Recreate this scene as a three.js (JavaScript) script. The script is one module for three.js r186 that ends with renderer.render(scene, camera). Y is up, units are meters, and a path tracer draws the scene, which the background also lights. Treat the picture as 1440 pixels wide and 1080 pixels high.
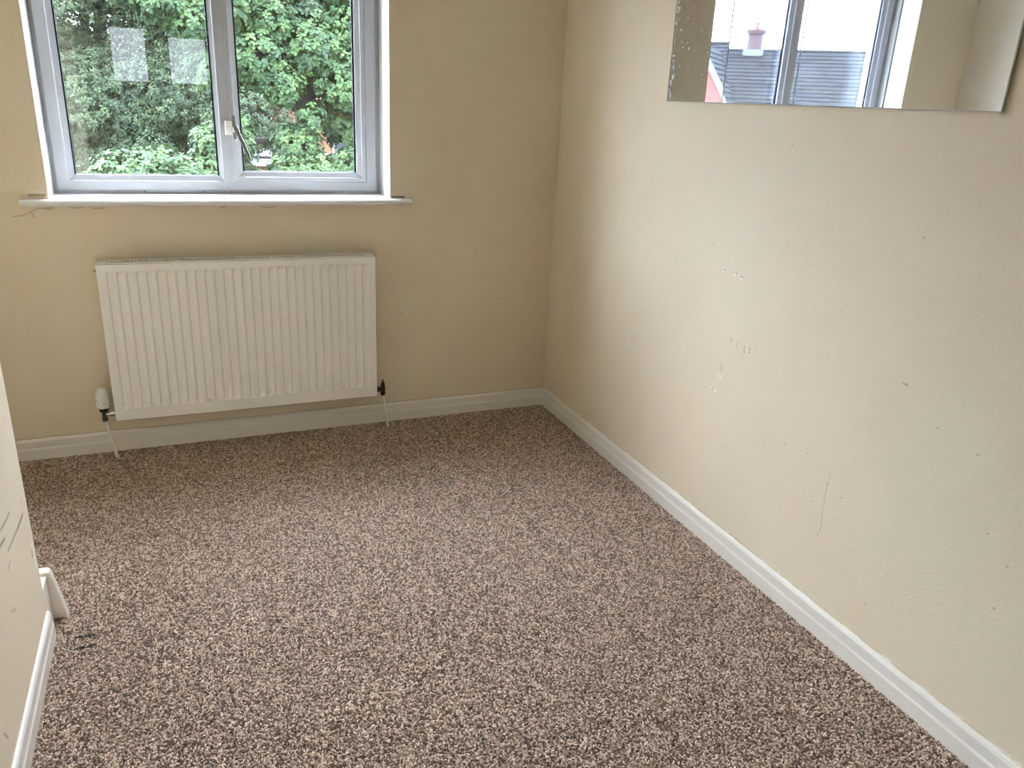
import * as THREE from 'three';
import { RoundedBoxGeometry } from 'three/addons/geometries/RoundedBoxGeometry.js';
import { mergeGeometries } from 'three/addons/utils/BufferGeometryUtils.js';

// ---------------------------------------------------------------- camera, sky, exposure
const scene = new THREE.Scene();
const camera = new THREE.PerspectiveCamera(52.28, 4 / 3, 0.05, 400);
camera.position.set(-1.5522, 1.3698, 3.1876);
camera.rotation.order = 'YXZ';
camera.rotation.set(-0.3458, -0.41, 0.0486);
camera.updateMatrixWorld();

const renderer = new THREE.WebGLRenderer({ antialias: true });
renderer.toneMapping = THREE.LinearToneMapping;
renderer.toneMappingExposure = 20;
renderer.shadowMap.enabled = true;

// overcast sky: white cloud, brighter towards the zenith, the same all round
{
  const W = 64, H = 64, data = new Float32Array(W * H * 4);
  for (let j = 0; j < H; j++) {
    const el = ((j + 0.5) / H - 0.5) * Math.PI, s = Math.max(0, Math.sin(el));
    const l = 1.0 * (1 + 1.1 * s);
    for (let i = 0; i < W; i++) data.set([l * 0.94, l * 0.995, l * 1.28, 1], (j * W + i) * 4);
  }
  const sky = new THREE.DataTexture(data, W, H, THREE.RGBAFormat, THREE.FloatType);
  sky.mapping = THREE.EquirectangularReflectionMapping; sky.magFilter = THREE.LinearFilter; sky.needsUpdate = true;
  scene.background = sky; scene.environment = sky;
}

// the sun behind thin cloud, high in front of the window: a broad soft glow
const sun = new THREE.DirectionalLight(new THREE.Color().setRGB(0.92, 1, 1.26), 1.1);
{
  const az = THREE.MathUtils.degToRad(-10), el = THREE.MathUtils.degToRad(38);
  sun.position.set(-1.2 + 30 * Math.sin(az) * Math.cos(el), 1 + 30 * Math.sin(el), -30 * Math.cos(az) * Math.cos(el));
  sun.target.position.set(-1.2, 1, 0); sun.castShadow = true; sun.shadow.radius = 95; sun.shadow.mapSize.set(4096, 4096);
  Object.assign(sun.shadow.camera, { left: -14, right: 14, top: 14, bottom: -14, near: 1, far: 80 });
  scene.add(sun, sun.target);
}

// ---------------------------------------------------------------- helpers
let seed = 20240611;
const rnd = () => { seed = (seed + 0x6d2b79f5) | 0; let t = Math.imul(seed ^ (seed >>> 15), 1 | seed); t = (t + Math.imul(t ^ (t >>> 7), 61 | t)) ^ t; return ((t ^ (t >>> 14)) >>> 0) / 4294967296; };
const rr = (a, b) => a + (b - a) * rnd();
const V = (x, y, z) => new THREE.Vector3(x, y, z);
const used = {};
const numbered = (n) => { used[n] = (used[n] ?? -1) + 1; return used[n] ? `${n}_${String(used[n]).padStart(3, '0')}` : n; };
function mesh(name, geo, mat, parent) {
  const m = new THREE.Mesh(Array.isArray(geo) ? merge(geo) : geo, mat);
  m.name = parent ? name : numbered(name); m.castShadow = m.receiveShadow = true;
  (parent ?? scene).add(m); return m;
}
function merge(list) {
  return list.length === 1 ? list[0] : mergeGeometries(list.map((g) => {
    const h = g.index ? g.toNonIndexed() : g;
    for (const k of Object.keys(h.attributes)) if (!['position', 'normal', 'uv'].includes(k)) h.deleteAttribute(k);
    return h;
  }));
}
function struct(o, label) { o.userData.kind = 'structure'; if (label) o.userData.label = label; return o; }
function tag(o, label, category, group) { Object.assign(o.userData, { label, category }); if (group) o.userData.group = group; return o; }
function group(name, [x, y, z] = [0, 0, 0]) { const g = new THREE.Group(); g.name = numbered(name); g.position.set(x, y, z); scene.add(g); return g; }
// uv in metres from the position and the dominant direction of the normal
function metreUV(g) {
  const p = g.attributes.position, n = g.attributes.normal, uv = new Float32Array(p.count * 2);
  for (let i = 0; i < p.count; i++) {
    const ax = Math.abs(n.getX(i)), ay = Math.abs(n.getY(i)), az = Math.abs(n.getZ(i));
    if (ax >= ay && ax >= az) { uv[2 * i] = p.getZ(i); uv[2 * i + 1] = p.getY(i); }
    else if (ay >= az) { uv[2 * i] = p.getX(i); uv[2 * i + 1] = p.getZ(i); }
    else { uv[2 * i] = p.getX(i); uv[2 * i + 1] = p.getY(i); }
  }
  g.setAttribute('uv', new THREE.BufferAttribute(uv, 2)); return g;
}
function box(x0, x1, y0, y1, z0, z1, r = 0) {
  const g = r ? new RoundedBoxGeometry(x1 - x0, y1 - y0, z1 - z0, 3, r) : new THREE.BoxGeometry(x1 - x0, y1 - y0, z1 - z0);
  g.translate((x0 + x1) / 2, (y0 + y1) / 2, (z0 + z1) / 2);
  return metreUV(g);
}
// prism: outline [[a, b] ...] in a plane, extruded; axis = the direction of the extrusion
function prism(outline, from, to, axis, bevel = 0, holes = []) {
  const sh = new THREE.Shape(outline.map(([a, b]) => new THREE.Vector2(a, b)));
  for (const h of holes) sh.holes.push(new THREE.Path(h.map(([a, b]) => new THREE.Vector2(a, b))));
  const g = new THREE.ExtrudeGeometry(sh, { depth: Math.max(1e-5, to - from - 2 * bevel), bevelEnabled: bevel > 0, bevelThickness: bevel, bevelSize: bevel, bevelOffset: -bevel, bevelSegments: 2, curveSegments: 8 });
  g.translate(0, 0, from + bevel);
  if (axis === 'x') g.applyMatrix4(new THREE.Matrix4().set(0, 0, 1, 0, 0, 1, 0, 0, 1, 0, 0, 0, 0, 0, 0, 1)); // (a, b) = (z, y): mirrored, wound again below
  if (axis === 'y') g.applyMatrix4(new THREE.Matrix4().set(1, 0, 0, 0, 0, 0, 1, 0, 0, 1, 0, 0, 0, 0, 0, 1)); // (a, b) = (x, z)
  if (axis !== 'z') { const p = g.index ? g.toNonIndexed() : g; const a = p.attributes; for (const k of ['position', 'normal', 'uv']) { const t = a[k], s = t.itemSize, d = t.array; for (let i = 0; i < t.count; i += 3) for (let c = 0; c < s; c++) { const q = d[(i + 1) * s + c]; d[(i + 1) * s + c] = d[(i + 2) * s + c]; d[(i + 2) * s + c] = q; } } p.computeVertexNormals(); return metreUV(p); }
  return metreUV(g);
}
const rect = (x0, x1, y0, y1) => [[x0, y0], [x1, y0], [x1, y1], [x0, y1]];
function ring(x0, x1, y0, y1, wl, wr, wb, wt, z0, z1, bevel = 0.003) { return prism(rect(x0, x1, y0, y1), z0, z1, 'z', bevel, [rect(x0 + wl, x1 - wr, y0 + wb, y1 - wt)]); }
function rod(a, b, r, r2 = r, seg = 14) {
  const d = b.clone().sub(a), g = new THREE.CylinderGeometry(r2, r, d.length(), seg);
  g.applyQuaternion(new THREE.Quaternion().setFromUnitVectors(V(0, 1, 0), d.clone().normalize()));
  g.translate(...a.clone().add(b).multiplyScalar(0.5).toArray()); return g;
}
const lathe = (pts, x, y, z, seg = 28) => new THREE.LatheGeometry(pts.map(([r, h]) => new THREE.Vector2(r, h)), seg).translate(x, y, z);
const rgb = (r, g, b) => new THREE.Color().setRGB(r, g, b);
function canvas(w, h, draw) { const c = document.createElement('canvas'); c.width = w; c.height = h; draw(c.getContext('2d'), w, h); return c; }
function texture(c, rx = 1, ry = 1, color = true) {
  const t = new THREE.CanvasTexture(c); if (color) t.colorSpace = THREE.SRGBColorSpace;
  t.wrapS = t.wrapT = THREE.RepeatWrapping; t.repeat.set(rx, ry); t.anisotropy = 8; return t;
}
// periodic value noise
function noiseTex(n, cells, octaves, s) {
  const keep = seed; seed = s; const out = new Float32Array(n * n); let amp = 1, tot = 0;
  for (let o = 0; o < octaves; o++) {
    const c = cells << o, lat = Float32Array.from({ length: c * c }, rnd);
    for (let y = 0; y < n; y++) for (let x = 0; x < n; x++) {
      const fx = x / n * c, fy = y / n * c, ix = fx | 0, iy = fy | 0; let u = fx - ix, v = fy - iy; u = u * u * (3 - 2 * u); v = v * v * (3 - 2 * v);
      const q = (a, b) => lat[((iy + b) % c) * c + (ix + a) % c];
      out[y * n + x] += amp * ((q(0, 0) * (1 - u) + q(1, 0) * u) * (1 - v) + (q(0, 1) * (1 - u) + q(1, 1) * u) * v);
    }
    tot += amp; amp *= 0.55;
  }
  seed = keep; return out.map((a) => a / tot);
}
function noiseMap(n, cells, octaves, s, period) {
  const f = noiseTex(n, cells, octaves, s), d = new Uint8Array(n * n * 4);
  for (let i = 0; i < n * n; i++) { const v = Math.max(0, Math.min(255, 255 * f[i])); d.set([v, v, v, 255], i * 4); }
  const t = new THREE.DataTexture(d, n, n); t.wrapS = t.wrapT = THREE.RepeatWrapping; t.magFilter = THREE.LinearFilter; t.repeat.set(1 / period, 1 / period); t.needsUpdate = true; return t;
}

// ---------------------------------------------------------------- materials
const rollerBump = noiseMap(512, 64, 3, 5, 0.35);
const brushBump = noiseMap(256, 24, 3, 9, 0.12);
const CREAM = '#ecdcc0';
function wallPaint(wM, hM, px, draw) {
  const c = canvas(Math.round(wM * px), Math.round(hM * px), (g, w, h) => {
    g.fillStyle = CREAM; g.fillRect(0, 0, w, h);
    g.setTransform(px, 0, 0, -px, 0, h);   // draw in metres, y up
    for (let i = 0; i < 160; i++) { g.fillStyle = rnd() < 0.5 ? 'rgba(255,250,240,0.016)' : 'rgba(150,130,100,0.013)'; g.beginPath(); g.ellipse(rr(0, wM), rr(0, hM), rr(0.05, 0.4), rr(0.05, 0.3), rr(0, 3), 0, 7); g.fill(); }
    g.lineCap = 'round'; draw?.(g);
  });
  return new THREE.MeshStandardMaterial({ map: texture(c, 1 / wM, 1 / hM), bumpMap: rollerBump, bumpScale: 0.0004, roughness: 0.62 });
}
const stroke = (g, pts, w, col) => { g.strokeStyle = col; g.lineWidth = w; g.beginPath(); pts.forEach(([x, y], i) => (i ? g.lineTo(x, y) : g.moveTo(x, y))); g.stroke(); };
const speck = (g, x, y, w = 0.003, h = 0.003, col = 'rgba(120,104,84,0.45)') => { g.fillStyle = col; g.beginPath(); g.ellipse(x, y, w, h, 0.4, 0, 7); g.fill(); };
const LIGHTCHIP = 'rgba(252,250,244,0.9)', DARKCHIP = 'rgba(140,124,102,0.45)';
const M = {};
// right wall: u = z, v = y
M.wallRight = wallPaint(4.1, 2.4, 498, (g) => {
  for (const [y, z] of [[0.978, 1.158], [0.7166, 2.056], [0.786, 1.951], [0.4811, 1.607], [0.4254, 1.835], [0.4403, 1.78], [1.2925, 1.438], [0.697, 2.163], [0.494, 2.289], [1.124, 1.909], [0.189, 1.979], [0.388, 2.288], [0.15, 1.408], [0.906, 1.3083]]) speck(g, z, y, 0.0026, 0.0022);
  for (const [y, z] of [[0.905, 1.225], [0.906, 1.281], [0.9, 1.31]]) { speck(g, z, y, 0.006, 0.004, LIGHTCHIP); speck(g, z + 0.004, y + 0.004, 0.004, 0.003, DARKCHIP); }
  for (const [y, z] of [[0.705, 1.305], [0.698, 1.335], [0.691, 1.371], [0.696, 1.396]]) { const a = rr(0.004, 0.012), b = rr(0.006, 0.014); stroke(g, [[z, y + a], [z + 0.004, y - b * 0.6]], rr(0.003, 0.005), DARKCHIP); stroke(g, [[z + 0.006, y + a * 0.5], [z + 0.009, y - b]], rr(0.002, 0.004), LIGHTCHIP); }
  stroke(g, [[1.276, 0.618], [1.28, 0.6]], 0.01, 'rgba(160,146,124,0.22)');
  stroke(g, [[1.262, 0.58], [1.286, 0.571]], 0.005, LIGHTCHIP); stroke(g, [[1.288, 0.588], [1.291, 0.58]], 0.003, LIGHTCHIP);
  stroke(g, [[1.24, 0.527], [1.252, 0.52], [1.268, 0.524]], 0.005, LIGHTCHIP); speck(g, 1.25, 0.522, 0.006, 0.003, DARKCHIP);
  stroke(g, [[1.786, 0.47], [1.781, 0.41], [1.784, 0.35], [1.789, 0.31], [1.783, 0.28]], 0.0018, 'rgba(150,132,110,0.45)');
  stroke(g, [[1.938, 0.786], [1.954, 0.783]], 0.003, DARKCHIP);
  stroke(g, [[0.6, 0.092], [2.4, 0.09]], 0.002, 'rgba(140,118,88,0.35)');
  for (let i = 0; i < 26; i++) speck(g, rr(0.7, 2.5), rr(0.1, 1.3), rr(0.001, 0.003), rr(0.001, 0.0025), rnd() < 0.5 ? 'rgba(120,104,84,0.4)' : 'rgba(252,250,244,0.6)');
  for (let i = 0; i < 40; i++) { const z = rr(0.4, 2.6); stroke(g, [[z, 0.087], [z + rr(0.01, 0.05), 0.088 + rr(0, 0.006)]], rr(0.002, 0.005), 'rgba(250,247,238,0.8)'); }
});
// window wall: u = x (repeats below zero), v = y
M.wallFar = wallPaint(2.5, 2.4, 500, (g) => {
  const X = (x) => x + 2.5;
  for (const [x, y] of [[-0.369, 0.746], [-0.257, 0.535], [-0.19, 0.236], [-0.7, 0.494]]) speck(g, X(x), y, 0.0035, 0.003);
  for (const [x0, x1, y] of [[-1.9, -1.86, 0.944], [-1.83, -1.79, 0.941], [-1.98, -1.95, 0.94], [-1.4, -1.38, 0.943], [-1.25, -1.2, 0.942]]) stroke(g, [[X(x0), y + 0.004], [X((x0 + x1) / 2), y + 0.002], [X(x1), y + 0.005]], 0.0035, 'rgba(110,92,70,0.4)');
  stroke(g, [[X(-2.08), 0.918], [X(-2.05), 0.92], [X(-2.03), 0.93], [X(-2.0), 0.944], [X(-1.95), 0.95]], 0.003, 'rgba(120,102,76,0.4)');
  stroke(g, [[X(-2.02), 0.93], [X(-2.015), 0.915]], 0.004, 'rgba(120,102,76,0.35)');
  stroke(g, [[X(-2.02), 0.99], [X(-1.972), 0.99]], 0.007, 'rgba(130,112,88,0.55)');
  stroke(g, [[X(-2.01), 1.003], [X(-1.975), 1.0]], 0.004, 'rgba(245,240,230,0.7)');
  stroke(g, [[X(-0.738), 0.984], [X(-0.69), 0.983]], 0.004, 'rgba(40,32,26,0.9)');
  stroke(g, [[X(-2.2), 0.088], [X(0), 0.088]], 0.002, 'rgba(120,100,70,0.4)');
});
// wall on the left: u = z, v = y
M.wallLeft = wallPaint(4.1, 2.4, 300, (g) => {
  stroke(g, [[1.363, 0.466], [1.4, 0.468], [1.46, 0.474]], 0.005, 'rgba(90,80,70,0.5)');
  stroke(g, [[1.244, 0.4], [1.33, 0.402], [1.437, 0.41]], 0.005, 'rgba(90,80,70,0.5)'); stroke(g, [[1.25, 0.396], [1.32, 0.399]], 0.004, 'rgba(80,70,60,0.5)');
  stroke(g, [[1.44, 0.445], [1.5, 0.455]], 0.006, 'rgba(80,70,60,0.5)'); stroke(g, [[1.436, 0.384], [1.46, 0.38]], 0.004, 'rgba(90,80,70,0.5)');
  speck(g, 1.24, 0.43, 0.004, 0.004); stroke(g, [[1.215, 0.3], [1.205, 0.25], [1.2, 0.22]], 0.008, 'rgba(252,250,246,0.9)'); speck(g, 1.225, 0.28, 0.006, 0.012, 'rgba(140,124,104,0.6)');
  stroke(g, [[1.72, 0.17], [1.7, 0.14]], 0.003, 'rgba(80,70,60,0.7)'); stroke(g, [[1.5, 0.3], [1.46, 0.28]], 0.004, 'rgba(120,110,96,0.35)');
});
M.plain = wallPaint(2, 2, 64);
M.ceiling = new THREE.MeshStandardMaterial({ color: '#f4f2ec', bumpMap: rollerBump, bumpScale: 0.001, roughness: 0.9 });
M.gloss = new THREE.MeshPhysicalMaterial({ color: '#efe9dc', roughness: 0.32, bumpMap: brushBump, bumpScale: 0.0003, clearcoat: 0.25, clearcoatRoughness: 0.3 });
M.sill = new THREE.MeshPhysicalMaterial({ color: '#f2f0ea', roughness: 0.3, bumpMap: brushBump, bumpScale: 0.0003, clearcoat: 0.25, clearcoatRoughness: 0.3 });
M.plastic = new THREE.MeshPhysicalMaterial({ color: '#b8b9bb', roughness: 0.3, clearcoat: 0.2, clearcoatRoughness: 0.25 });
M.gasket = new THREE.MeshStandardMaterial({ color: '#0e0f10', roughness: 0.6 });
M.glass = new THREE.MeshPhysicalMaterial({ color: rgb(0.97, 0.99, 0.98), roughness: 0, transmission: 1, thickness: 0, ior: 1.7 });
M.darkTint = new THREE.MeshPhysicalMaterial({ color: rgb(0.32, 0.32, 0.3), roughness: 0, transmission: 1, thickness: 0, ior: 1.5 });
M.enamel = new THREE.MeshPhysicalMaterial({ color: '#faf6ee', roughness: 0.34, clearcoat: 0.2, clearcoatRoughness: 0.3 });
M.dark = new THREE.MeshStandardMaterial({ color: '#1b1712', roughness: 0.8 });
M.chrome = new THREE.MeshStandardMaterial({ color: '#c9c6c0', roughness: 0.16, metalness: 1 });
M.dullMetal = new THREE.MeshStandardMaterial({ color: '#6c675f', roughness: 0.4, metalness: 0.9 });
M.brass = new THREE.MeshStandardMaterial({ color: '#4a3c2c', roughness: 0.45, metalness: 0.8 });
M.whitePlastic = new THREE.MeshStandardMaterial({ color: '#f3efe4', roughness: 0.45 });
M.handleMetal = new THREE.MeshStandardMaterial({ color: '#8d8c8a', roughness: 0.35, metalness: 0.7 });

// ---------------------------------------------------------------- room shell
const CE = 2.4, BZ = 4.0, XL = -1.9545, ZC = 1.1877, XA = -2.35;
const W0 = -1.9614, W1 = -0.7467, WY0 = 0.957, WY1 = 2.12, OUT = -0.3;
const floor = struct(mesh('floor', box(XA - 0.1, 0.1, -0.2, 0, OUT, BZ + 0.1), new THREE.MeshStandardMaterial({ color: '#6a5443', roughness: 1 })), 'brown flecked carpet floor of the empty room');
struct(mesh('ceiling', box(XA - 0.1, 0.1, CE, CE + 0.15, OUT, BZ + 0.1), M.ceiling), 'plain white ceiling above the room');
struct(mesh('wall_right', box(0, 0.12, 0, CE, 0, BZ + 0.1), M.wallRight), 'cream painted long wall with scuffs and mirror tiles');
struct(mesh('wall_far', prism(rect(XA - 0.1, 0.12, 0, CE), OUT, 0, 'z', 0, [rect(W0, W1, WY0, WY1)]), M.wallFar), 'cream painted wall under and around the window');
struct(mesh('wall_alcove', box(XA - 0.1, XA, 0, CE, 0, ZC), M.plain), 'cream side wall of the alcove by the window');
struct(mesh('wall_left', box(XA - 0.1, XL, 0, CE, ZC, BZ + 0.1), M.wallLeft), 'cream painted near left wall with black scuff marks');
struct(mesh('wall_back', [box(XL, -1.94, 0, CE, BZ, BZ + 0.1), box(-1.94, -1.15, 2.02, CE, BZ, BZ + 0.1), box(-1.15, 0, 0, CE, BZ, BZ + 0.1)], M.plain), 'cream wall at the back of the room');
{
  const d = group('door_1'); struct(d, 'white half glazed door at the back of the room');
  const hs = [rect(-1.925, -1.672, 1.387, 1.79), rect(-1.493, -1.21, 1.387, 1.74)];
  mesh('door_leaf', prism(rect(-1.938, -1.152, 0.004, 2.015), BZ + 0.02, BZ + 0.06, 'z', 0.002, hs), M.gloss, d);
  for (const h of hs) mesh('pane', box(h[0][0] - 0.004, h[1][0] + 0.004, h[0][1] - 0.004, h[2][1] + 0.004, BZ + 0.038, BZ + 0.042), M.darkTint, d);
  mesh('door_handle', [rod(V(-1.2, 1.0, BZ + 0.02), V(-1.2, 1.0, BZ - 0.04), 0.01), rod(V(-1.205, 1.0, BZ - 0.035), V(-1.31, 1.0, BZ - 0.035), 0.009)], M.chrome, d);
}

// skirting: moulded board, thick below, chamfered above
const skirtOutline = (t, h) => [[0, 0], [t, 0], [t, h * 0.52], [t * 0.8, h * 0.6], [t * 0.72, h * 0.9], [t * 0.45, h * 0.985], [t * 0.3, h], [0, h]];
const SK = skirtOutline(0.0145, 0.0853);
struct(mesh('baseboard_right', prism(SK.map(([a, b]) => [-a, b]), 0, 4.0, 'z'), M.gloss), 'white gloss skirting board along the right wall');
struct(mesh('baseboard_far', prism(SK, XA, 0, 'x'), M.gloss), 'white gloss skirting board under the radiator');
const SN = skirtOutline(0.012, 0.0842);
struct(mesh('baseboard_left', prism(SN.map(([a, b]) => [XL + a, b]), ZC - 0.002, 4.0, 'z'), M.gloss), 'white gloss skirting board on the near left wall');
// end of the skirting round the corner: its mitred end sticks out past the wall
{
  const t = struct(group('trim_1'), 'white skirting offcut with slanting end at the left wall corner');
  const o = [[-2.34, 0], [-1.922, 0], [-1.9245, 0.012], [-1.947, 0.138], [-1.951, 0.147], [-1.958, 0.15], [-2.34, 0.15]];
  mesh('skirting_board', prism(o, 1.076, 1.104, 'z', 0.004), M.gloss, t);
  mesh('backing_block', box(-2.34, -1.957, 0, 0.14, 1.1035, ZC), M.gloss, t);
}

// ---------------------------------------------------------------- window
const win = struct(group('window_1'), 'white plastic two light window looking onto trees');
{
  const ZF = -0.155, y0 = 0.975, yt = WY1;
  // outer frame: a low lip and a raised face
  mesh('window_frame', [ring(W0, W1, y0, yt, 0.03, 0.03, 0.03, 0.03, -0.225, ZF - 0.012, 0.002), ring(W0 + 0.0125, W1 - 0.0175, y0 + 0.0135, yt - 0.013, 0.0415, 0.045, 0.037, 0.04, -0.222, ZF, 0.004)], M.plastic, win);
  const fx0 = W0 + 0.054, fx1 = W1 - 0.0625, fy0 = y0 + 0.0505, fy1 = yt - 0.053;
  mesh('mullion', [box(-1.372, -1.334, fy0 - 0.004, fy1 + 0.004, -0.22, ZF, 0.004), box(-1.3385, -1.334, fy0, fy1, -0.2, ZF + 0.003, 0.0015)], M.plastic, win);
  // fixed light: bead, gasket, two panes
  const bead = (p, x0, x1, ya, yb, w, z) => { // sloping bead: four mitred sides
    const s = (o) => o; const parts = [];
    const inn = [x0 + w, x1 - w, ya + w, yb - w];
    const q = (a, b, c, d) => { const pos = [a, b, c, a, c, d].flatMap((v) => v); const g = new THREE.BufferGeometry(); g.setAttribute('position', new THREE.Float32BufferAttribute(pos, 3)); g.setAttribute('uv', new THREE.Float32BufferAttribute(new Array(12).fill(0), 2)); g.computeVertexNormals(); return g; };
    const zo = z, zi = z - 0.012;
    const A = [[x0, ya, zo], [x1, ya, zo], [x1, yb, zo], [x0, yb, zo]], B = [[inn[0], inn[2], zi], [inn[1], inn[2], zi], [inn[1], inn[3], zi], [inn[0], inn[3], zi]], C = B.map(([a, b]) => [a, b, z - 0.035]);
    for (let k = 0; k < 4; k++) { const n = (k + 1) % 4; parts.push(q(A[k], A[n], B[n], B[k]), q(B[k], B[n], C[n], C[k])); }
    return s(mesh('glazing_bead', parts, M.plastic, p));
  };
  bead(win, fx0 - 0.001, -1.3655, fy0 - 0.001, fy1 + 0.001, 0.0195, ZF - 0.006);
  const glazed = (p, x0, x1, ya, yb, z) => {
    mesh('gasket', ring(x0 - 0.006, x1 + 0.006, ya - 0.006, yb + 0.006, 0.013, 0.013, 0.009, 0.009, z - 0.004, z + 0.004, 0.001), M.gasket, p);
    for (const dz of [-0.005, -0.024]) mesh('pane', box(x0 - 0.006, x1 + 0.006, ya - 0.006, yb + 0.006, z + dz - 0.004, z + dz), M.glass, p);
  };
  glazed(win, fx0 + 0.0175, -1.385, fy0 + 0.0175, fy1 - 0.0175, ZF - 0.03);
  // opening sash on the right, a little proud of the frame
  const sx0 = -1.334, sx1 = fx1 - 0.001, sy0 = fy0 + 0.0, sy1 = fy1 - 0.001;
  const sash = mesh('opening_sash', ring(sx0, sx1, sy0, sy1, 0.018, 0.0175, 0.0175, 0.018, -0.215, ZF + 0.006, 0.003), M.plastic, win);
  bead(sash, sx0 + 0.017, sx1 - 0.0165, sy0 + 0.0165, sy1 - 0.017, 0.0195, ZF);
  glazed(sash, sx0 + 0.0365, sx1 - 0.036, sy0 + 0.0355, sy1 - 0.036, ZF - 0.028);
  // casement handle: cover plate, pivot and lever
  const h = new THREE.Group(); h.name = 'handle'; win.add(h);
  mesh('cover_plate', box(-1.354, -1.327, 1.2, 1.252, -0.152, -0.141, 0.003), M.whitePlastic, h);
  mesh('pivot', [box(-1.328, -1.3145, 1.203, 1.272, -0.15, -0.13, 0.003), lathe([[0, 0], [0.011, 0], [0.012, 0.006], [0.011, 0.022], [0.006, 0.026], [0, 0.026]], 0, 0, 0).rotateX(Math.PI / 2).translate(-1.3185, 1.222, -0.14), box(-1.325, -1.313, 1.185, 1.205, -0.15, -0.136, 0.003)], M.handleMetal, h);
  const lev = prism([[-0.008, 0.012], [0.008, 0.012], [0.0075, -0.06], [0.006, -0.118], [0.002, -0.122], [-0.004, -0.12], [-0.006, -0.06]], 0, 0.011, 'z', 0.0025);
  lev.rotateX(-0.22).rotateZ(0.36).translate(-1.3145, 1.222, -0.124);
  mesh('lever', lev, M.handleMetal, h);
  // drain caps on the lower frame
  for (const [x, y] of [[-1.66, 0.9835], [-1.445, 0.983], [-1.345, 0.983]]) mesh('screw_cap', rod(V(x, y, ZF - 0.014), V(x, y, ZF - 0.0105), 0.003, 0.0025, 10), M.gasket, win);
  // inner window board with a rounded nose
  const nose = [[0, 0.977]]; for (let k = 0; k <= 8; k++) { const a = Math.PI / 2 - Math.PI * k / 8; nose.push([0.026 + 0.0115 * Math.cos(a), 0.9655 + 0.0115 * Math.sin(a)]); } nose.push([0, 0.954]);
  mesh('window_sill', [prism(nose, -2.0475, -0.664, 'x', 0.001), box(W0 + 0.0005, W1 - 0.0005, 0.9575, 0.977, -0.22, 0.001)], M.sill, win);
  // plastered reveals either side
  mesh('reveal', [box(W0 - 0.001, W0 + 0.0006, 0.977, WY1, -0.17, -0.0005), box(W1 - 0.0006, W1 + 0.001, 0.977, WY1, -0.17, -0.0005)], M.sill, win);
}

// ---------------------------------------------------------------- mirror tiles
{
  const face = (spots) => canvas(256, 1024, (g, w, h) => {
    g.fillStyle = '#fff'; g.fillRect(0, 0, w, h);
    for (let i = 0; i < spots; i++) { // tarnish along the left edge
      const edge = rnd() < 0.65, x = edge ? rr(2, 22) : rr(0, w), y = rr(0, h), a = rr(0.3, 0.8);
      g.fillStyle = `rgba(0,0,0,${a})`; g.beginPath(); g.ellipse(x, y, rr(1, edge ? 5 : 3), rr(1, edge ? 12 : 4), rr(-0.5, 0.5), 0, 7); g.fill();
    }
  });
  const mat = (spots) => new THREE.MeshStandardMaterial({ color: rgb(0.8, 0.86, 0.98), metalness: 1, roughness: 0.015, metalnessMap: texture(face(spots), 1, 1, false) });
  const edgeM = new THREE.MeshPhysicalMaterial({ color: '#cfd8d2', roughness: 0.2, clearcoat: 0.5 });
  const clean = mat(6), worn = mat(230);
  const zs = [0.8135, 1.1165, 1.4245, 1.728, 2.0305], y0 = 1.3945, hgt = 0.915, t = 0.004;
  const words = ['leftmost mirror tile, with tarnished spots down its outer edge', 'second mirror tile from the left, reflecting the chimney and window handle', 'third mirror tile from the left, reflecting slate roof and window frame edge', 'rightmost mirror tile, reflecting mostly plain cream wall'];
  for (let k = 0; k < 4; k++) {
    const w = zs[k + 1] - zs[k] - 0.0012, g = group('mirror_tile', [-0.0065, y0, (zs[k] + zs[k + 1]) / 2]);
    tag(g, words[k], 'mirror', 'frameless mirror tiles on the right wall');
    mesh('glass_edge', new RoundedBoxGeometry(t, hgt, w, 2, 0.0015).translate(0, hgt / 2, 0), edgeM, g);
    const f = new THREE.PlaneGeometry(w - 0.004, hgt - 0.004).rotateY(-Math.PI / 2).translate(-t / 2 - 0.0002, hgt / 2, 0);
    mesh('mirror_face', f, k ? clean : worn, g);
    if (k === 0) { g.rotation.z = 0.0061; g.position.x = -0.0065; }
    for (const [a, b, c, d] of [[0.1, 0.13, -0.1, -0.07], [0.1, 0.13, 0.07, 0.1], [0.7, 0.73, -0.1, 0.1]]) mesh('adhesive_pad', box(t / 2 - 0.0003, 0.006, a, b, c, d), M.dark, g);
  }
}

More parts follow.
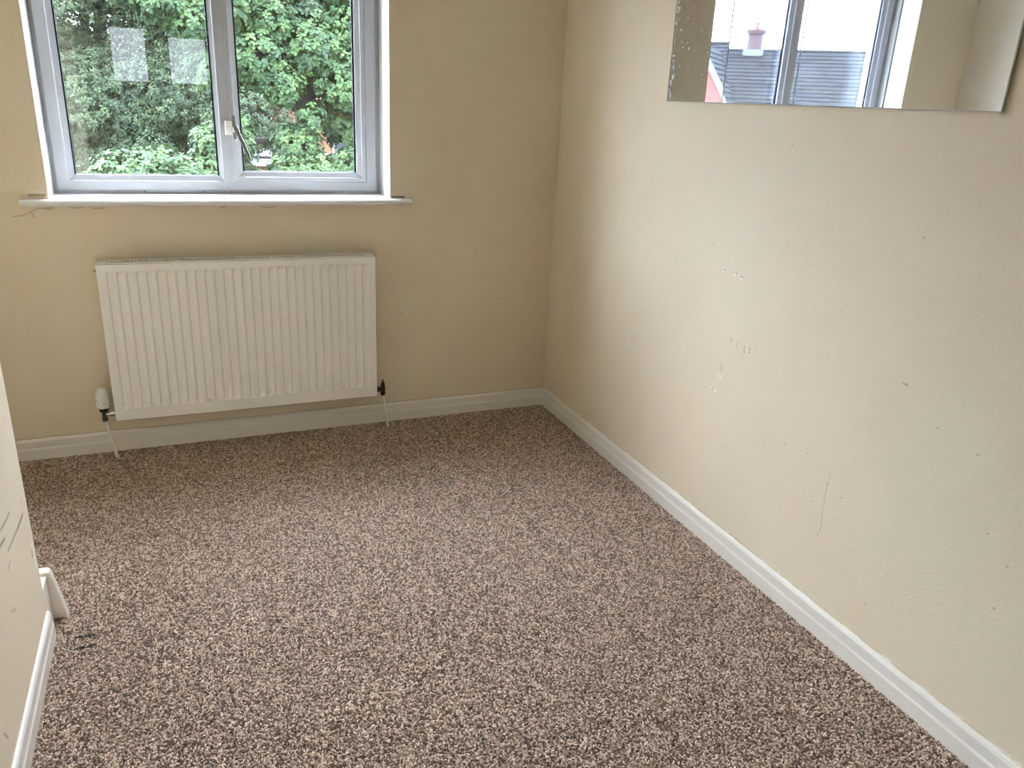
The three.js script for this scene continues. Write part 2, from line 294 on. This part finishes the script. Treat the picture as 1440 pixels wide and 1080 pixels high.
// ---------------------------------------------------------------- radiator
{
  const X0 = -1.8358, X1 = -0.8348, Y0 = 0.1622, Y1 = 0.7605, ZB = 0.03, ZR = 0.1;
  const r = group('radiator', [(X0 + X1) / 2, 0, 0]); tag(r, 'white ribbed panel radiator under the window', 'radiator');
  const ox = -(X0 + X1) / 2, put = (g) => g.translate(ox, 0, 0);
  // pressed front sheet: heights on a grid, vertical channels with sloping sides and ends
  const N = 29, M0 = X0 + 0.028, M1 = X1 - 0.022, pitch = (M1 - M0) / N, depth = 0.0075, cy0 = 0.206, cy1 = 0.735;
  const smooth = (a, b, x) => { const t = Math.max(0, Math.min(1, (x - a) / (b - a))); return t * t * (3 - 2 * t); };
  const xs = [X0 + 0.0008, X0 + 0.0015, X0 + 0.003], ys = [Y0 + 0.0008, Y0 + 0.0015, Y0 + 0.003];
  for (let k = 0; k < N; k++) for (const u of [0.0, 0.06, 0.12, 0.18, 0.24, 0.4, 0.58, 0.66, 0.74, 0.82, 0.9]) xs.push(M0 + (k + u) * pitch);
  xs.push(M1, X1 - 0.003, X1 - 0.0015, X1 - 0.0008);
  for (let k = 0; k <= 8; k++) ys.push(cy0 + 0.014 * k / 8); for (let k = 1; k < 12; k++) ys.push(cy0 + 0.014 + (cy1 - cy0 - 0.026) * k / 12); for (let k = 0; k <= 8; k++) ys.push(cy1 - 0.012 + 0.012 * k / 8);
  ys.push(Y1 - 0.003, Y1 - 0.0015, Y1 - 0.0008); ys.sort((a, b) => a - b);
  const hgt = (x, y) => {
    let z = ZR; const e = Math.min(x - X0, X1 - x, y - Y0, Y1 - y); if (e < 0.003) z -= 0.003 - Math.sqrt(Math.max(0, 9e-6 - (0.003 - e) ** 2));
    if (x <= M0 || x >= M1) return z;
    const u = ((x - M0) / pitch) % 1;
    const across = smooth(0.0, 0.16, u) * (1 - smooth(0.6, 0.82, u));
    return z - depth * across * smooth(cy0, cy0 + 0.012, y) * (1 - smooth(cy1 - 0.01, cy1, y));
  };
  const pos = [], idx = [], uv = [];
  for (const y of ys) for (const x of xs) { pos.push(x, y, hgt(x, y)); uv.push(x, y); }
  const nx = xs.length;
  for (let j = 0; j + 1 < ys.length; j++) for (let i = 0; i + 1 < nx; i++) { const a = j * nx + i; idx.push(a, a + 1, a + nx + 1, a, a + nx + 1, a + nx); }
  const sheet = new THREE.BufferGeometry(); sheet.setAttribute('position', new THREE.Float32BufferAttribute(pos, 3)); sheet.setAttribute('uv', new THREE.Float32BufferAttribute(uv, 2)); sheet.setIndex(idx); sheet.computeVertexNormals();
  mesh('front_panel', [put(sheet), put(ring(X0 + 0.0006, X1 - 0.0006, Y0 + 0.0006, Y1 - 0.0006, 0.004, 0.004, 0.004, 0.004, ZR - 0.011, ZR - 0.0025, 0))], M.enamel, r);
  mesh('back_panel', put(box(X0 + 0.006, X1 - 0.006, Y0 + 0.004, Y1 - 0.015, ZB, ZB + 0.011, 0.003)), M.enamel, r);
  for (const [a, b] of [[X0 - 0.0015, X0 + 0.001], [X1 - 0.001, X1 + 0.0015]]) mesh('side_panel', put(box(a, b, Y0 + 0.006, Y1 + 0.003, ZB + 0.002, ZR - 0.004, 0.001)), M.enamel, r);
  // convector fins and the slotted top grille
  const fins = []; for (let k = 0; k < 60; k++) { const x = X0 + 0.03 + k * (X1 - X0 - 0.06) / 59; fins.push(box(x - 0.0005, x + 0.0005, Y0 + 0.05, Y1 - 0.04, ZB + 0.012, ZR - 0.0085)); }
  const finMesh = mesh('convector_fins', put(merge(fins)), M.enamel, r); finMesh.userData.kind = 'stuff';
  const slots = []; for (let k = 0; k < 82; k++) { const x = X0 + 0.033 + k * 0.0114; slots.push(rect(x, x + 0.0078, 0.044, 0.084)); }
  mesh('top_grille', [put(prism(rect(X0 + 0.002, X1 - 0.002, ZB + 0.001, ZR - 0.0035), Y1 + 0.0015, Y1 + 0.004, 'y', 0, slots)), put(box(X0 + 0.03, X1 - 0.03, Y1 + 0.0005, Y1 + 0.0045, ZR - 0.007, ZR - 0.0028, 0.001))], M.enamel, r);
  mesh('duct', put(box(X0 + 0.02, X1 - 0.02, Y1 - 0.01, Y1 - 0.007, ZB + 0.012, ZR - 0.012)), M.dark, r);
  for (const x of [X0 + 0.18, X1 - 0.18]) mesh('wall_bracket', put(box(x - 0.02, x + 0.02, 0.2, 0.7, 0.0006, ZB + 0.001)), M.enamel, r);
  mesh('bleed_valve', [put(rod(V(X0 + 0.002, 0.733, 0.062), V(X0 - 0.008, 0.733, 0.062), 0.006, 0.005, 8)), put(rod(V(X0 - 0.007, 0.733, 0.062), V(X0 - 0.013, 0.733, 0.062), 0.003, 0.003, 6))], M.chrome, r);
  // thermostatic valve on the left
  const vx = -1.8765 + ox, vz = 0.062, v = new THREE.Group(); v.name = 'thermostatic_valve'; r.add(v);
  const dial = texture(canvas(512, 256, (g, w, h) => {
    g.fillStyle = '#f3efe4'; g.fillRect(0, 0, w, h); g.fillStyle = '#3a352e';
    g.font = 'bold 30px sans-serif'; ['*', '1', '2', '3', '4', '5', '0'].forEach((c, i) => g.fillText(c, 14 + i * 73, 218));
    for (let i = 0; i < 7; i++) g.fillRect(20 + i * 73, 168, 10, 6);
    g.fillRect(395, 140, 46, 12); g.fillStyle = '#8c867a'; for (let i = 0; i < 3; i++) g.fillRect(398 + i * 15, 60, 9, 34);
  }));
  const head = []; for (const p of [[0, 0.286], [0.013, 0.286], [0.0165, 0.283], [0.0185, 0.276], [0.0215, 0.246], [0.0235, 0.242], [0.024, 0.232], [0.0235, 0.214], [0.021, 0.209], [0.013, 0.208]]) head.unshift(p);
  mesh('valve_head', lathe(head, vx, 0, vz, 36), new THREE.MeshStandardMaterial({ map: dial, roughness: 0.45 }), v);
  mesh('grip_ridges', Array.from({ length: 18 }, (_, k) => { const a = k * Math.PI / 9; return rod(V(vx + 0.0205 * Math.cos(a), 0.25, vz + 0.0205 * Math.sin(a)), V(vx + 0.0178 * Math.cos(a), 0.277, vz + 0.0178 * Math.sin(a)), 0.0016, 0.0013, 6); }), M.whitePlastic, v);
  mesh('valve_collar', lathe([[0.0, 0.198], [0.0165, 0.198], [0.0165, 0.2085], [0, 0.2085]], vx, 0, vz), M.dark, v);
  mesh('valve_body', [lathe([[0, 0.154], [0.0085, 0.154], [0.0105, 0.157], [0.0105, 0.168], [0.008, 0.17], [0.0085, 0.19], [0.0125, 0.192], [0.0135, 0.199], [0, 0.199]], vx, 0, vz)], M.dullMetal, v);
  mesh('valve_tail', [rod(V(vx + 0.006, 0.182, vz), V(vx + 0.022, 0.182, vz), 0.0075), rod(V(vx + 0.02, 0.182, vz), V(vx + 0.034, 0.182, vz), 0.0115, 0.0115, 6), rod(V(vx + 0.033, 0.182, vz), V(vx + 0.0435, 0.182, vz), 0.0075)], M.chrome, v);
  // lockshield valve on the right
  const wx = -0.8005 + ox, l = new THREE.Group(); l.name = 'lockshield_valve'; r.add(l);
  mesh('valve_body', lathe([[0, 0.15], [0.0085, 0.15], [0.0105, 0.153], [0.0105, 0.166], [0.008, 0.168], [0.0095, 0.17], [0.0105, 0.19], [0.0085, 0.194], [0.0075, 0.206], [0.0035, 0.208], [0.003, 0.22], [0, 0.22]], wx, 0, vz), M.brass, l);
  mesh('valve_tail', [rod(V(wx - 0.006, 0.178, vz), V(wx - 0.016, 0.178, vz), 0.0075), rod(V(wx - 0.015, 0.178, vz), V(wx - 0.0265, 0.178, vz), 0.0115, 0.0115, 6), rod(V(wx - 0.026, 0.178, vz), V(wx - 0.0345, 0.178, vz), 0.007)], M.brass, l);
  const pipe = (x0, y0, x1) => new THREE.TubeGeometry(new THREE.CatmullRomCurve3([V(x0, y0, vz), V(x0 + (x1 - x0) * 0.25, y0 * 0.68, vz + 0.001), V(x0 + (x1 - x0) * 0.68, y0 * 0.3, vz + 0.003), V(x1, -0.012, vz + 0.006)]), 24, 0.0052, 12);
  mesh('pipe', pipe(vx, 0.158, -1.8515 + ox), M.whitePlastic, r);
  mesh('pipe', pipe(wx, 0.154, -0.7795 + ox), M.whitePlastic, r);
}

// ---------------------------------------------------------------- carpet pile (beyond counting): looped tufts, three mixed yarns
{
  const p = 0.0047, tuft = new THREE.IcosahedronGeometry(1, 1), spots = [];
  const wide = noiseTex(128, 6, 3, 77);
  for (let z = 0.004; z < 2.62; z += p) for (let x = XA + 0.01; x < -0.012; x += p) {
    if (x < XL + 0.012 && z > ZC - 0.003) continue;
    if (z > 1.2 && x > -0.012) continue;
    spots.push([x + rr(-0.4, 0.4) * p, z + rr(-0.4, 0.4) * p]);
  }
  const pile = new THREE.InstancedMesh(tuft, new THREE.MeshStandardMaterial({ color: '#ffffff', roughness: 0.95 }), spots.length);
  const m = new THREE.Matrix4(), q = new THREE.Quaternion(), e = new THREE.Euler(), c = new THREE.Color();
  const cuts = [[-1.905, 1.2075, -1.851, 1.2105], [-1.897, 1.258, -1.845, 1.252]];
  spots.forEach(([x, z], i) => {
    e.set(rr(-0.35, 0.35), rr(0, Math.PI), rr(-0.35, 0.35)); q.setFromEuler(e);
    let y = rr(0.0005, 0.003), k = rnd();
    const w = wide[(Math.floor(z * 50) & 127) * 128 + (Math.floor((x + 3) * 50) & 127)];
    let dark = 0.95 + 0.12 * (w - 0.5);
    for (const [ax, az, bx, bz] of cuts) { const t = (x - ax) / (bx - ax); if (t > -0.02 && t < 1.02 && Math.abs(z - (az + (bz - az) * t)) < 0.0048) { dark = 0.1; y = 0.001; } }
    m.compose(V(x, y, z), q, V(rr(0.0029, 0.0047), rr(0.0025, 0.0033), rr(0.0019, 0.0026))); pile.setMatrixAt(i, m);
    if (k < 0.34) c.setRGB(0.23, 0.155, 0.108); else if (k < 0.72) c.setRGB(0.48, 0.35, 0.26); else c.setRGB(0.78, 0.61, 0.475);
    c.multiplyScalar(dark * rr(0.85, 1.15)); pile.setColorAt(i, c);
  });
  pile.name = 'carpet_pile'; pile.userData.kind = 'stuff'; pile.castShadow = pile.receiveShadow = true; floor.add(pile);
}

// ---------------------------------------------------------------- outside
const GY = -2.7;
seed = 4711;
struct(mesh('ground', new THREE.CylinderGeometry(160, 160, 0.4, 48).translate(0, GY - 0.2, -20), new THREE.MeshStandardMaterial({ color: rgb(0.025, 0.032, 0.018), roughness: 1 })), 'grass and yards seen below the trees');
M.leaf = new THREE.MeshPhysicalMaterial({ color: '#ffffff', roughness: 0.7, specularIntensity: 0.35, transmission: 0.3, thickness: 0 });
M.bark = new THREE.MeshStandardMaterial({ color: rgb(0.022, 0.018, 0.014), roughness: 1, bumpMap: brushBump, bumpScale: 0.01 });

// one leaf, lobed outline or plain oval, slightly folded; then a spray of them round a twig
function leafGeo(L, W, lobed) {
  const rim = lobed ? [[0, 0], [0.22, 0.16], [0.16, 0.28], [0.42, 0.42], [0.3, 0.55], [0.5, 0.7], [0.3, 0.85], [0, 1]] : [[0, 0], [0.36, 0.25], [0.5, 0.5], [0.34, 0.8], [0, 1]];
  const pos = [], n = rim.length; const P = (x, y) => [x * W, 0.16 * Math.abs(x) * W - 0.22 * L * y * y, y * L];
  for (const s of [1, -1]) for (let i = 0; i + 1 < n; i++) {
    const a = P(s * rim[i][0], rim[i][1]), b = P(s * rim[i + 1][0], rim[i + 1][1]), c0 = P(0, rim[i][1]), c1 = P(0, rim[i + 1][1]);
    const t = s > 0 ? [[c0, c1, b], [c0, b, a]] : [[c0, b, c1], [c0, a, b]];
    for (const tri of t) { if (new Set(tri.map(String)).size === 3) pos.push(...tri.flat()); }
  }
  const g = new THREE.BufferGeometry(); g.setAttribute('position', new THREE.Float32BufferAttribute(pos, 3)); g.computeVertexNormals(); return g;
}
function spray(n, L, W, lobed, spread) {
  const leaf = leafGeo(L, W, lobed), list = [];
  for (let i = 0; i < n; i++) {
    const g = leaf.clone(), s = rr(0.7, 1.15), m = new THREE.Matrix4().compose(V(rr(-1, 1) * spread * 0.3, rr(0, 1) * spread, rr(-1, 1) * spread * 0.3), new THREE.Quaternion().setFromEuler(new THREE.Euler(rr(-0.5, 0.5), i * 2.4 + rr(-0.3, 0.3), rr(-0.4, 0.4), 'YXZ')), V(s, s, s));
    list.push(g.applyMatrix4(m));
  }
  return mergeGeometries(list);
}
// foliage: sprays over the outside of a set of leafy masses
function foliage(parent, masses, geos, perArea, tone, jitter = 0.35) {
  const per = geos.map(() => []);
  for (const [x, y, z, r, dens = 1] of masses) {
    const n = Math.round(4 * Math.PI * r * r * perArea * dens);
    for (let i = 0; i < n; i++) {
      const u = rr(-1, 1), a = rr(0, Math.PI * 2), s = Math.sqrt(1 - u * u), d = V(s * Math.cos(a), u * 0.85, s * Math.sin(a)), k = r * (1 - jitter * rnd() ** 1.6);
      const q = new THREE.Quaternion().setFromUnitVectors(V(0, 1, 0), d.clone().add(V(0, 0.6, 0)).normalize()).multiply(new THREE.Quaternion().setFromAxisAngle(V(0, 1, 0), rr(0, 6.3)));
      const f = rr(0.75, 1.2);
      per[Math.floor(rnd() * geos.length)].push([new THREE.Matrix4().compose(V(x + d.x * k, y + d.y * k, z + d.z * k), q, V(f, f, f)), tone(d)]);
    }
  }
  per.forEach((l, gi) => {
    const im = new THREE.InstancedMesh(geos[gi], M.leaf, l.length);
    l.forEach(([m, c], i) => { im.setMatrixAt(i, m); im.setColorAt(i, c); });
    im.name = 'foliage'; im.userData.kind = 'stuff'; im.castShadow = im.receiveShadow = true; parent.add(im);
  });
}
function limb(list, pts, r0, r1) { const c = new THREE.CatmullRomCurve3(pts), n = 10; for (let i = 0; i < n; i++) list.push(rod(c.getPoint(i / n), c.getPoint((i + 1) / n), r0 + (r1 - r0) * i / n, r0 + (r1 - r0) * (i + 1) / n, 8)); }
const toneMix = (a, b, t) => a.clone().lerp(b, t);
{
  // oak in front of the right light, one bough reaching across the left
  const t = group('oak_tree', [0.35, GY, -8.6]); tag(t, 'broad oak with lobed bright green leaves just outside the window', 'tree');
  const o = (x, y, z) => V(x - 0.35, y - GY, z + 8.6), tr = [], br = [];
  limb(tr, [o(0.35, GY, -8.6), o(0.25, -0.6, -8.6), o(0.2, 0.9, -8.5), o(0.05, 1.6, -8.5), o(-0.1, 3.2, -8.5)], 0.15, 0.06);
  limb(br, [o(0.2, 0.7, -8.55), o(-0.7, 0.7, -8.3), o(-1.4, 0.45, -8.0), o(-2.2, 0.45, -7.8)], 0.06, 0.015);
  limb(br, [o(0.15, 1.2, -8.5), o(0.8, 1.7, -8.5), o(1.6, 2.1, -8.6)], 0.06, 0.02);
  limb(br, [o(0.1, 1.4, -8.5), o(-0.6, 1.95, -8.3), o(-1.4, 2.4, -8.1)], 0.05, 0.015);
  limb(br, [o(0.22, 0.4, -8.6), o(0.9, 0.6, -8.4), o(1.7, 0.5, -8.3)], 0.05, 0.015);
  mesh('trunk', tr, M.bark, t); mesh('branch', br, M.bark, t);
  const masses = [[-2.15, 0.3, -7.7, 0.32], [-1.75, 0.3, -7.75, 0.4], [-1.25, 0.22, -7.8, 0.45], [-0.95, 0.65, -7.9, 0.36], [-1.5, -0.15, -7.8, 0.5], [-2.4, -0.35, -8, 0.5],
    [-1.5, 2.35, -8, 0.34, 0.7], [-1.15, 2.1, -8.1, 0.33, 0.8], [-1.0, 1.6, -8.2, 0.3, 0.7], [-0.8, 2.35, -8.2, 0.4, 0.7], [-1.9, 2.55, -8.1, 0.34, 0.6],
    [-0.45, 1.75, -8.3, 0.42], [-0.15, 1.45, -8.2, 0.3], [-0.2, 2.2, -8.4, 0.36, 0.6], [0.3, 1.9, -8.3, 0.42], [0.75, 1.5, -8.2, 0.45], [0.85, 2.15, -8.4, 0.42, 0.8], [0.35, 1.4, -8.8, 0.4], [1.3, 1.8, -8.4, 0.5], [1.3, 1.0, -8.3, 0.5], [0.75, 0.9, -8.5, 0.32, 0.8],
    [0.05, 0.66, -8.25, 0.34], [0.22, 1.02, -8.1, 0.2, 0.7], [-0.08, 0.3, -8.05, 0.3], [-0.75, 0.8, -8.15, 0.24], [0.25, 0.25, -8, 0.4], [0.75, 0.35, -8, 0.36, 0.8], [-0.1, 0.0, -8, 0.4], [0.6, 0.0, -8, 0.45], [1.2, 0.4, -8.2, 0.5], [-0.75, 0.1, -8.2, 0.4, 0.7],
    [0, 3.0, -8.6, 0.6], [0.9, 2.9, -8.6, 0.6], [-1.0, 3.0, -8.5, 0.55], [0.3, 3.6, -8.7, 0.7], [-0.6, 3.6, -8.6, 0.6], [1.8, 2.4, -8.7, 0.7], [1.9, 0.2, -8.5, 0.6], [0.2, -0.7, -8.4, 0.6], [-1.2, -0.8, -8.3, 0.6], [1.2, -0.6, -8.5, 0.6]].map(([x, y, z, r, d]) => [x - 0.35, y - GY, z + 8.6, r, d]);
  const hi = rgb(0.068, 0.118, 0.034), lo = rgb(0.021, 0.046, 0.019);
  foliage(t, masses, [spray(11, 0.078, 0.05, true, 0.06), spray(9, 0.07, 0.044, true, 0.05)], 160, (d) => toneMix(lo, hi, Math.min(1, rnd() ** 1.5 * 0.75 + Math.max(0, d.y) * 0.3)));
}
{
  // darker small leaved tree further back, behind the left light
  const t = group('small_leaved_tree', [-2.9, GY, -14.6]); tag(t, 'dark small leaved tree further back, filling the left pane', 'tree');
  const o = (x, y, z) => V(x + 2.9, y - GY, z + 14.6), tr = [];
  limb(tr, [o(-2.9, GY, -14.6), o(-2.7, 0, -14.4), o(-2.6, 2, -14.3), o(-2.3, 4.2, -14.4)], 0.22, 0.06); limb(tr, [o(-2.7, 0, -14.5), o(-1.9, 1.4, -14.2), o(-1.3, 3, -14.2)], 0.09, 0.03); limb(tr, [o(-2.7, 0.4, -14.5), o(-3.4, 1.6, -14.2), o(-3.7, 3, -14.2)], 0.08, 0.03);
  mesh('trunk', tr, M.bark, t);
  const masses = [];
  for (let i = 0; i < 190; i++) { const x = rr(-5.4, 0.0), y = rr(-2.4, 4.3), z = rr(-15, -13.4); const top = y > 2.2 && x < -2.1; masses.push([x + 2.9, y - GY, z + 14.6, rr(0.42, 0.75), top ? 0.35 : 0.8]); }
  masses.push([1.15, 5.1, 0.4, 0.7, 0.8], [1.8, 5.25, 0.3, 0.7, 0.8], [0.6, 5.3, 0.4, 0.5, 0.6], [1.5, 4.5, 0.5, 0.6, 0.8], [1.3, 3.9, 0.3, 0.8, 0.9], [0.9, 3.0, 0.5, 0.8, 0.9], [1.9, 3.3, 0.2, 0.8, 0.9]);
  const hi = rgb(0.06, 0.09, 0.038), lo = rgb(0.022, 0.038, 0.02);
  foliage(t, masses, [spray(14, 0.06, 0.036, false, 0.14), spray(12, 0.065, 0.034, false, 0.12)], 130, () => toneMix(lo, hi, rnd() ** 1.6), 0.6);
}
{
  // taller leafy mass behind the oak on the right
  const t = group('leafy_tree', [1.2, GY, -14.8]); tag(t, 'mid green tree crown behind the oak on the right', 'tree');
  const tr = []; limb(tr, [V(0, 0, 0), V(0.1, 2, 0), V(0, 5, 0), V(0.2, 7.5, 0)], 0.24, 0.06); mesh('trunk', tr, M.bark, t);
  const masses = []; for (let i = 0; i < 70; i++) masses.push([rr(-2.4, 2.6), rr(4.7, 8.6), rr(-0.9, 0.9), rr(0.5, 0.85), 0.8]);
  const hi = rgb(0.06, 0.098, 0.035), lo = rgb(0.021, 0.042, 0.02);
  foliage(t, masses, [spray(10, 0.1, 0.06, false, 0.12)], 48, () => toneMix(lo, hi, rnd() ** 1.4), 0.5);
}

// brick: courses as a repeating material for walls too far away to tell bricks apart
function brickMat(a, b, mortar) {
  const c = canvas(512, 512, (g) => {
    g.fillStyle = mortar; g.fillRect(0, 0, 512, 512);
    for (let r = 0; r < 12; r++) for (let k = -1; k < 5; k++) { const t = rnd(), col = new THREE.Color(a).lerp(new THREE.Color(b), t); g.fillStyle = '#' + col.getHexString(); g.fillRect(k * 512 / 4 + (r % 2) * 64 + 3, r * 512 / 12 + 3, 128 - 6, 512 / 12 - 6); }
  });
  return new THREE.MeshStandardMaterial({ map: texture(c, 1 / 0.9, 1 / 0.9), roughness: 0.9 });
}
const brickOrange = brickMat('#7d4a33', '#6e3a25', '#7a6c5e'), brickRed = brickMat('#6b362d', '#592a23', '#6d5a50');
const paintWhite = new THREE.MeshStandardMaterial({ color: '#8e908f', roughness: 0.5 });
const slate = new THREE.MeshPhysicalMaterial({ color: rgb(0.021, 0.0225, 0.024), specularIntensity: 0.15, roughness: 0.95, bumpMap: noiseMap(256, 32, 3, 31, 2), bumpScale: 0.02, map: texture(canvas(512, 512, (g) => { for (let y = 0; y < 16; y++) for (let x = -1; x < 16; x++) { const v = 150 + 90 * rnd(); g.fillStyle = `rgb(${v},${v},${v * 1.01})`; g.fillRect(x * 32 + (y % 2) * 16, y * 32, 31, 32); if (rnd() < 0.12) { g.fillStyle = 'rgba(255,255,250,0.8)'; g.beginPath(); g.arc(x * 32 + rr(4, 28), y * 32 + rr(4, 28), rr(2, 5), 0, 7); g.fill(); } } }), 1 / 4, 1 / 5.4) });
const terracotta = new THREE.MeshStandardMaterial({ color: '#64301e', roughness: 0.85 });
const darkGlass = new THREE.MeshPhysicalMaterial({ color: '#232a2e', roughness: 0.08 });
// roof slope built course by course, each tile course lapping the one below; local: x along the ridge, from eaves (z = 0, y = 0) up to the ridge at z = -run
function courses(len, run, rise, n, thick) {
  const s = Math.hypot(run, rise), a = Math.atan2(rise, run), list = [];
  for (let k = 0; k < n; k++) { const g = box(0, len, 0, thick, 0, s / n * 1.25), o = rr(0, 4), uv = g.attributes.uv; for (let i = 0; i < uv.count; i++) uv.setXY(i, uv.getX(i) + o, uv.getY(i) + k * s / n); g.rotateX(-1.1 * thick * n / s); g.translate(0, 0, -(k + 1) * s / n); list.push(g); }
  const all = merge(list); all.rotateX(a); return all;
}
function chimney(parent, x, y, z, w, h, mat) {
  const c = mesh('chimney', [box(x - w / 2, x + w / 2, y, y + h, z - w / 2, z + w / 2), box(x - w / 2 - 0.06, x + w / 2 + 0.06, y + h - 0.2, y + h - 0.1, z - w / 2 - 0.06, z + w / 2 + 0.06), box(x - w / 2 - 0.1, x + w / 2 + 0.1, y + h - 0.1, y + h, z - w / 2 - 0.1, z + w / 2 + 0.1)], mat, parent);
  mesh('chimney_pot', lathe([[0, 0], [0.16, 0], [0.15, 0.05], [0.13, 0.3], [0.16, 0.33], [0.16, 0.38], [0.1, 0.38], [0.1, 0.1]], x, y + h, z, 16), terracotta, c);
  mesh('flashing', [box(x - w / 2 - 0.14, x + w / 2 + 0.14, y + 0.12, y + 0.42, z + w / 2, z + w / 2 + 0.06)], new THREE.MeshStandardMaterial({ color: '#43484c', roughness: 0.6 }), c);
}
{
  // slate roofed house seen in the mirror: stands 45 m away to the left of the window
  const az = THREE.MathUtils.degToRad(-41), turn = THREE.MathUtils.degToRad(41 + 5);
  const D = 45, rx = 1.552 + D * Math.sin(az), rz = 3.188 - D * Math.cos(az), RY = 1.37 + D * Math.tan(THREE.MathUtils.degToRad(3.8));
  const h = group('slate_roofed_house', [rx, GY, rz]); h.rotation.y = turn; tag(h, 'brick house with grey slate roof and chimney, seen in the mirror tiles', 'house');
  const R = RY - GY, run = 4.4, rise = 3.4, E = R - rise, xa = -9, xb = 5.6;   // local +z faces the window
  mesh('wall', [box(xa + 0.2, xb - 0.2, 0, E + 0.05, -run + 0.3, run - 0.3), prism([[-run + 0.3, E], [run - 0.3, E], [0, R - 0.25]], xa + 0.2, xb - 0.2, 'x')], brickRed, h);
  const front = courses(xb - xa, run, rise, 19, 0.034); front.translate(xa, E, run); mesh('roof', front, slate, h);
  const back = courses(xb - xa, run, rise, 19, 0.034); back.rotateY(Math.PI); back.translate(xb, E, -run); mesh('roof', back, slate, h);
  mesh('ridge_tile', [rod(V(xa, R + 0.04, 0), V(xb, R + 0.04, 0), 0.1, 0.1, 10)], slate, h);
  mesh('gutter', [box(xa, xb, E - 0.08, E + 0.04, run, run + 0.12)], paintWhite, h);
  chimney(h, 2.1, R - 0.35, 0.1, 0.72, 1.35, brickMat('#3b2422', '#2c1b1b', '#4a4140'));
  for (const x of [-7, -4, -1]) { const w = mesh('window', ring(x - 0.7, x + 0.7, E - 1.7, E - 0.4, 0.08, 0.08, 0.08, 0.08, run - 0.32, run - 0.26, 0.01), paintWhite, h); mesh('pane', box(x - 0.65, x + 0.65, E - 1.65, E - 0.45, run - 0.31, run - 0.29), darkGlass, w); }
  // gabled wing at the right end, its brick gable facing the window
  const g0 = 3.72, gw = 2.6, gr = 4.2, gz = run + 1.2, ay = R - 0.35;
  mesh('gable_wall', prism([[g0 - gw, 0], [g0 + gw, 0], [g0 + gw, ay - gr], [g0, ay], [g0 - gw, ay - gr]], gz - 0.3, gz, 'z'), brickRed, h);
  const a = Math.atan2(gr, gw), len = Math.hypot(gr, gw) + 0.2;
  mesh('barge_board', [-1, 1].map((s) => box(0, len, -0.2, 0.02, -0.03, 0.05).rotateZ(a).applyMatrix4(new THREE.Matrix4().makeScale(1, 1, 1)).rotateY(s > 0 ? Math.PI : 0).translate(g0 - (s > 0 ? -1 : 1) * (gw + 0.12), ay - gr - 0.12, gz + 0.05)), paintWhite, h);
  for (const side of [-1, 1]) { const c = courses(gz + 0.05, gw + 0.1, gr, 17, 0.034); c.rotateY(side * Math.PI / 2); c.translate(g0 + side * (gw + 0.1), ay - gr, side < 0 ? 0 : gz + 0.05); mesh('wing_roof', c, slate, h); }
}
{
  // orange brick house glimpsed between the leaves
  const h = group('orange_brick_house', [3.6, GY, -25]); tag(h, 'orange brick house glimpsed between the oak leaves', 'house');
  const E = 3.7, R = 4.5, run = 3;
  mesh('wall', [box(-4.6, 4.6, 0, E, -run, run)], brickOrange, h);
  const f = courses(9.6, run + 0.3, R - E, 9, 0.05); f.translate(-4.8, E, run + 0.3); mesh('roof', f, terracotta, h);
  const b = courses(9.6, run + 0.3, R - E, 9, 0.05); b.rotateY(Math.PI); b.translate(4.8, E, -run - 0.3); mesh('roof', b, terracotta, h);
  for (const x of [-2.9, 0, 2.9]) { const w = mesh('window', ring(x - 0.6, x + 0.6, 2.1, 3.3, 0.08, 0.08, 0.08, 0.08, run - 0.02, run + 0.05, 0.01), paintWhite, h); mesh('pane', box(x - 0.55, x + 0.55, 2.15, 3.25, run, run + 0.02), darkGlass, w); }
}
{
  // flat roofed garage with a pale fascia, low between the oak boughs
  const g = group('garage', [0.75, GY, -16.4]); tag(g, 'low flat roofed garage with pale fascia under the oak', 'garage');
  mesh('wall', [box(-1.2, 1.2, 0, 2.42, -2.4, 0)], brickOrange, g);
  mesh('fascia', [box(-1.35, 1.35, 2.41, 2.58, -0.02, 0.12)], new THREE.MeshStandardMaterial({ color: '#d4d6d4', roughness: 0.5 }), g);
  mesh('roof', [box(-1.35, 1.35, 2.58, 2.63, -2.5, 0.14)], new THREE.MeshStandardMaterial({ color: '#2c2d2f', roughness: 1 }), g);
  mesh('garage_door', [box(-1, 1, 0.02, 1.8, -0.01, 0.04, 0.01)], paintWhite, g);
}

renderer.render(scene, camera);
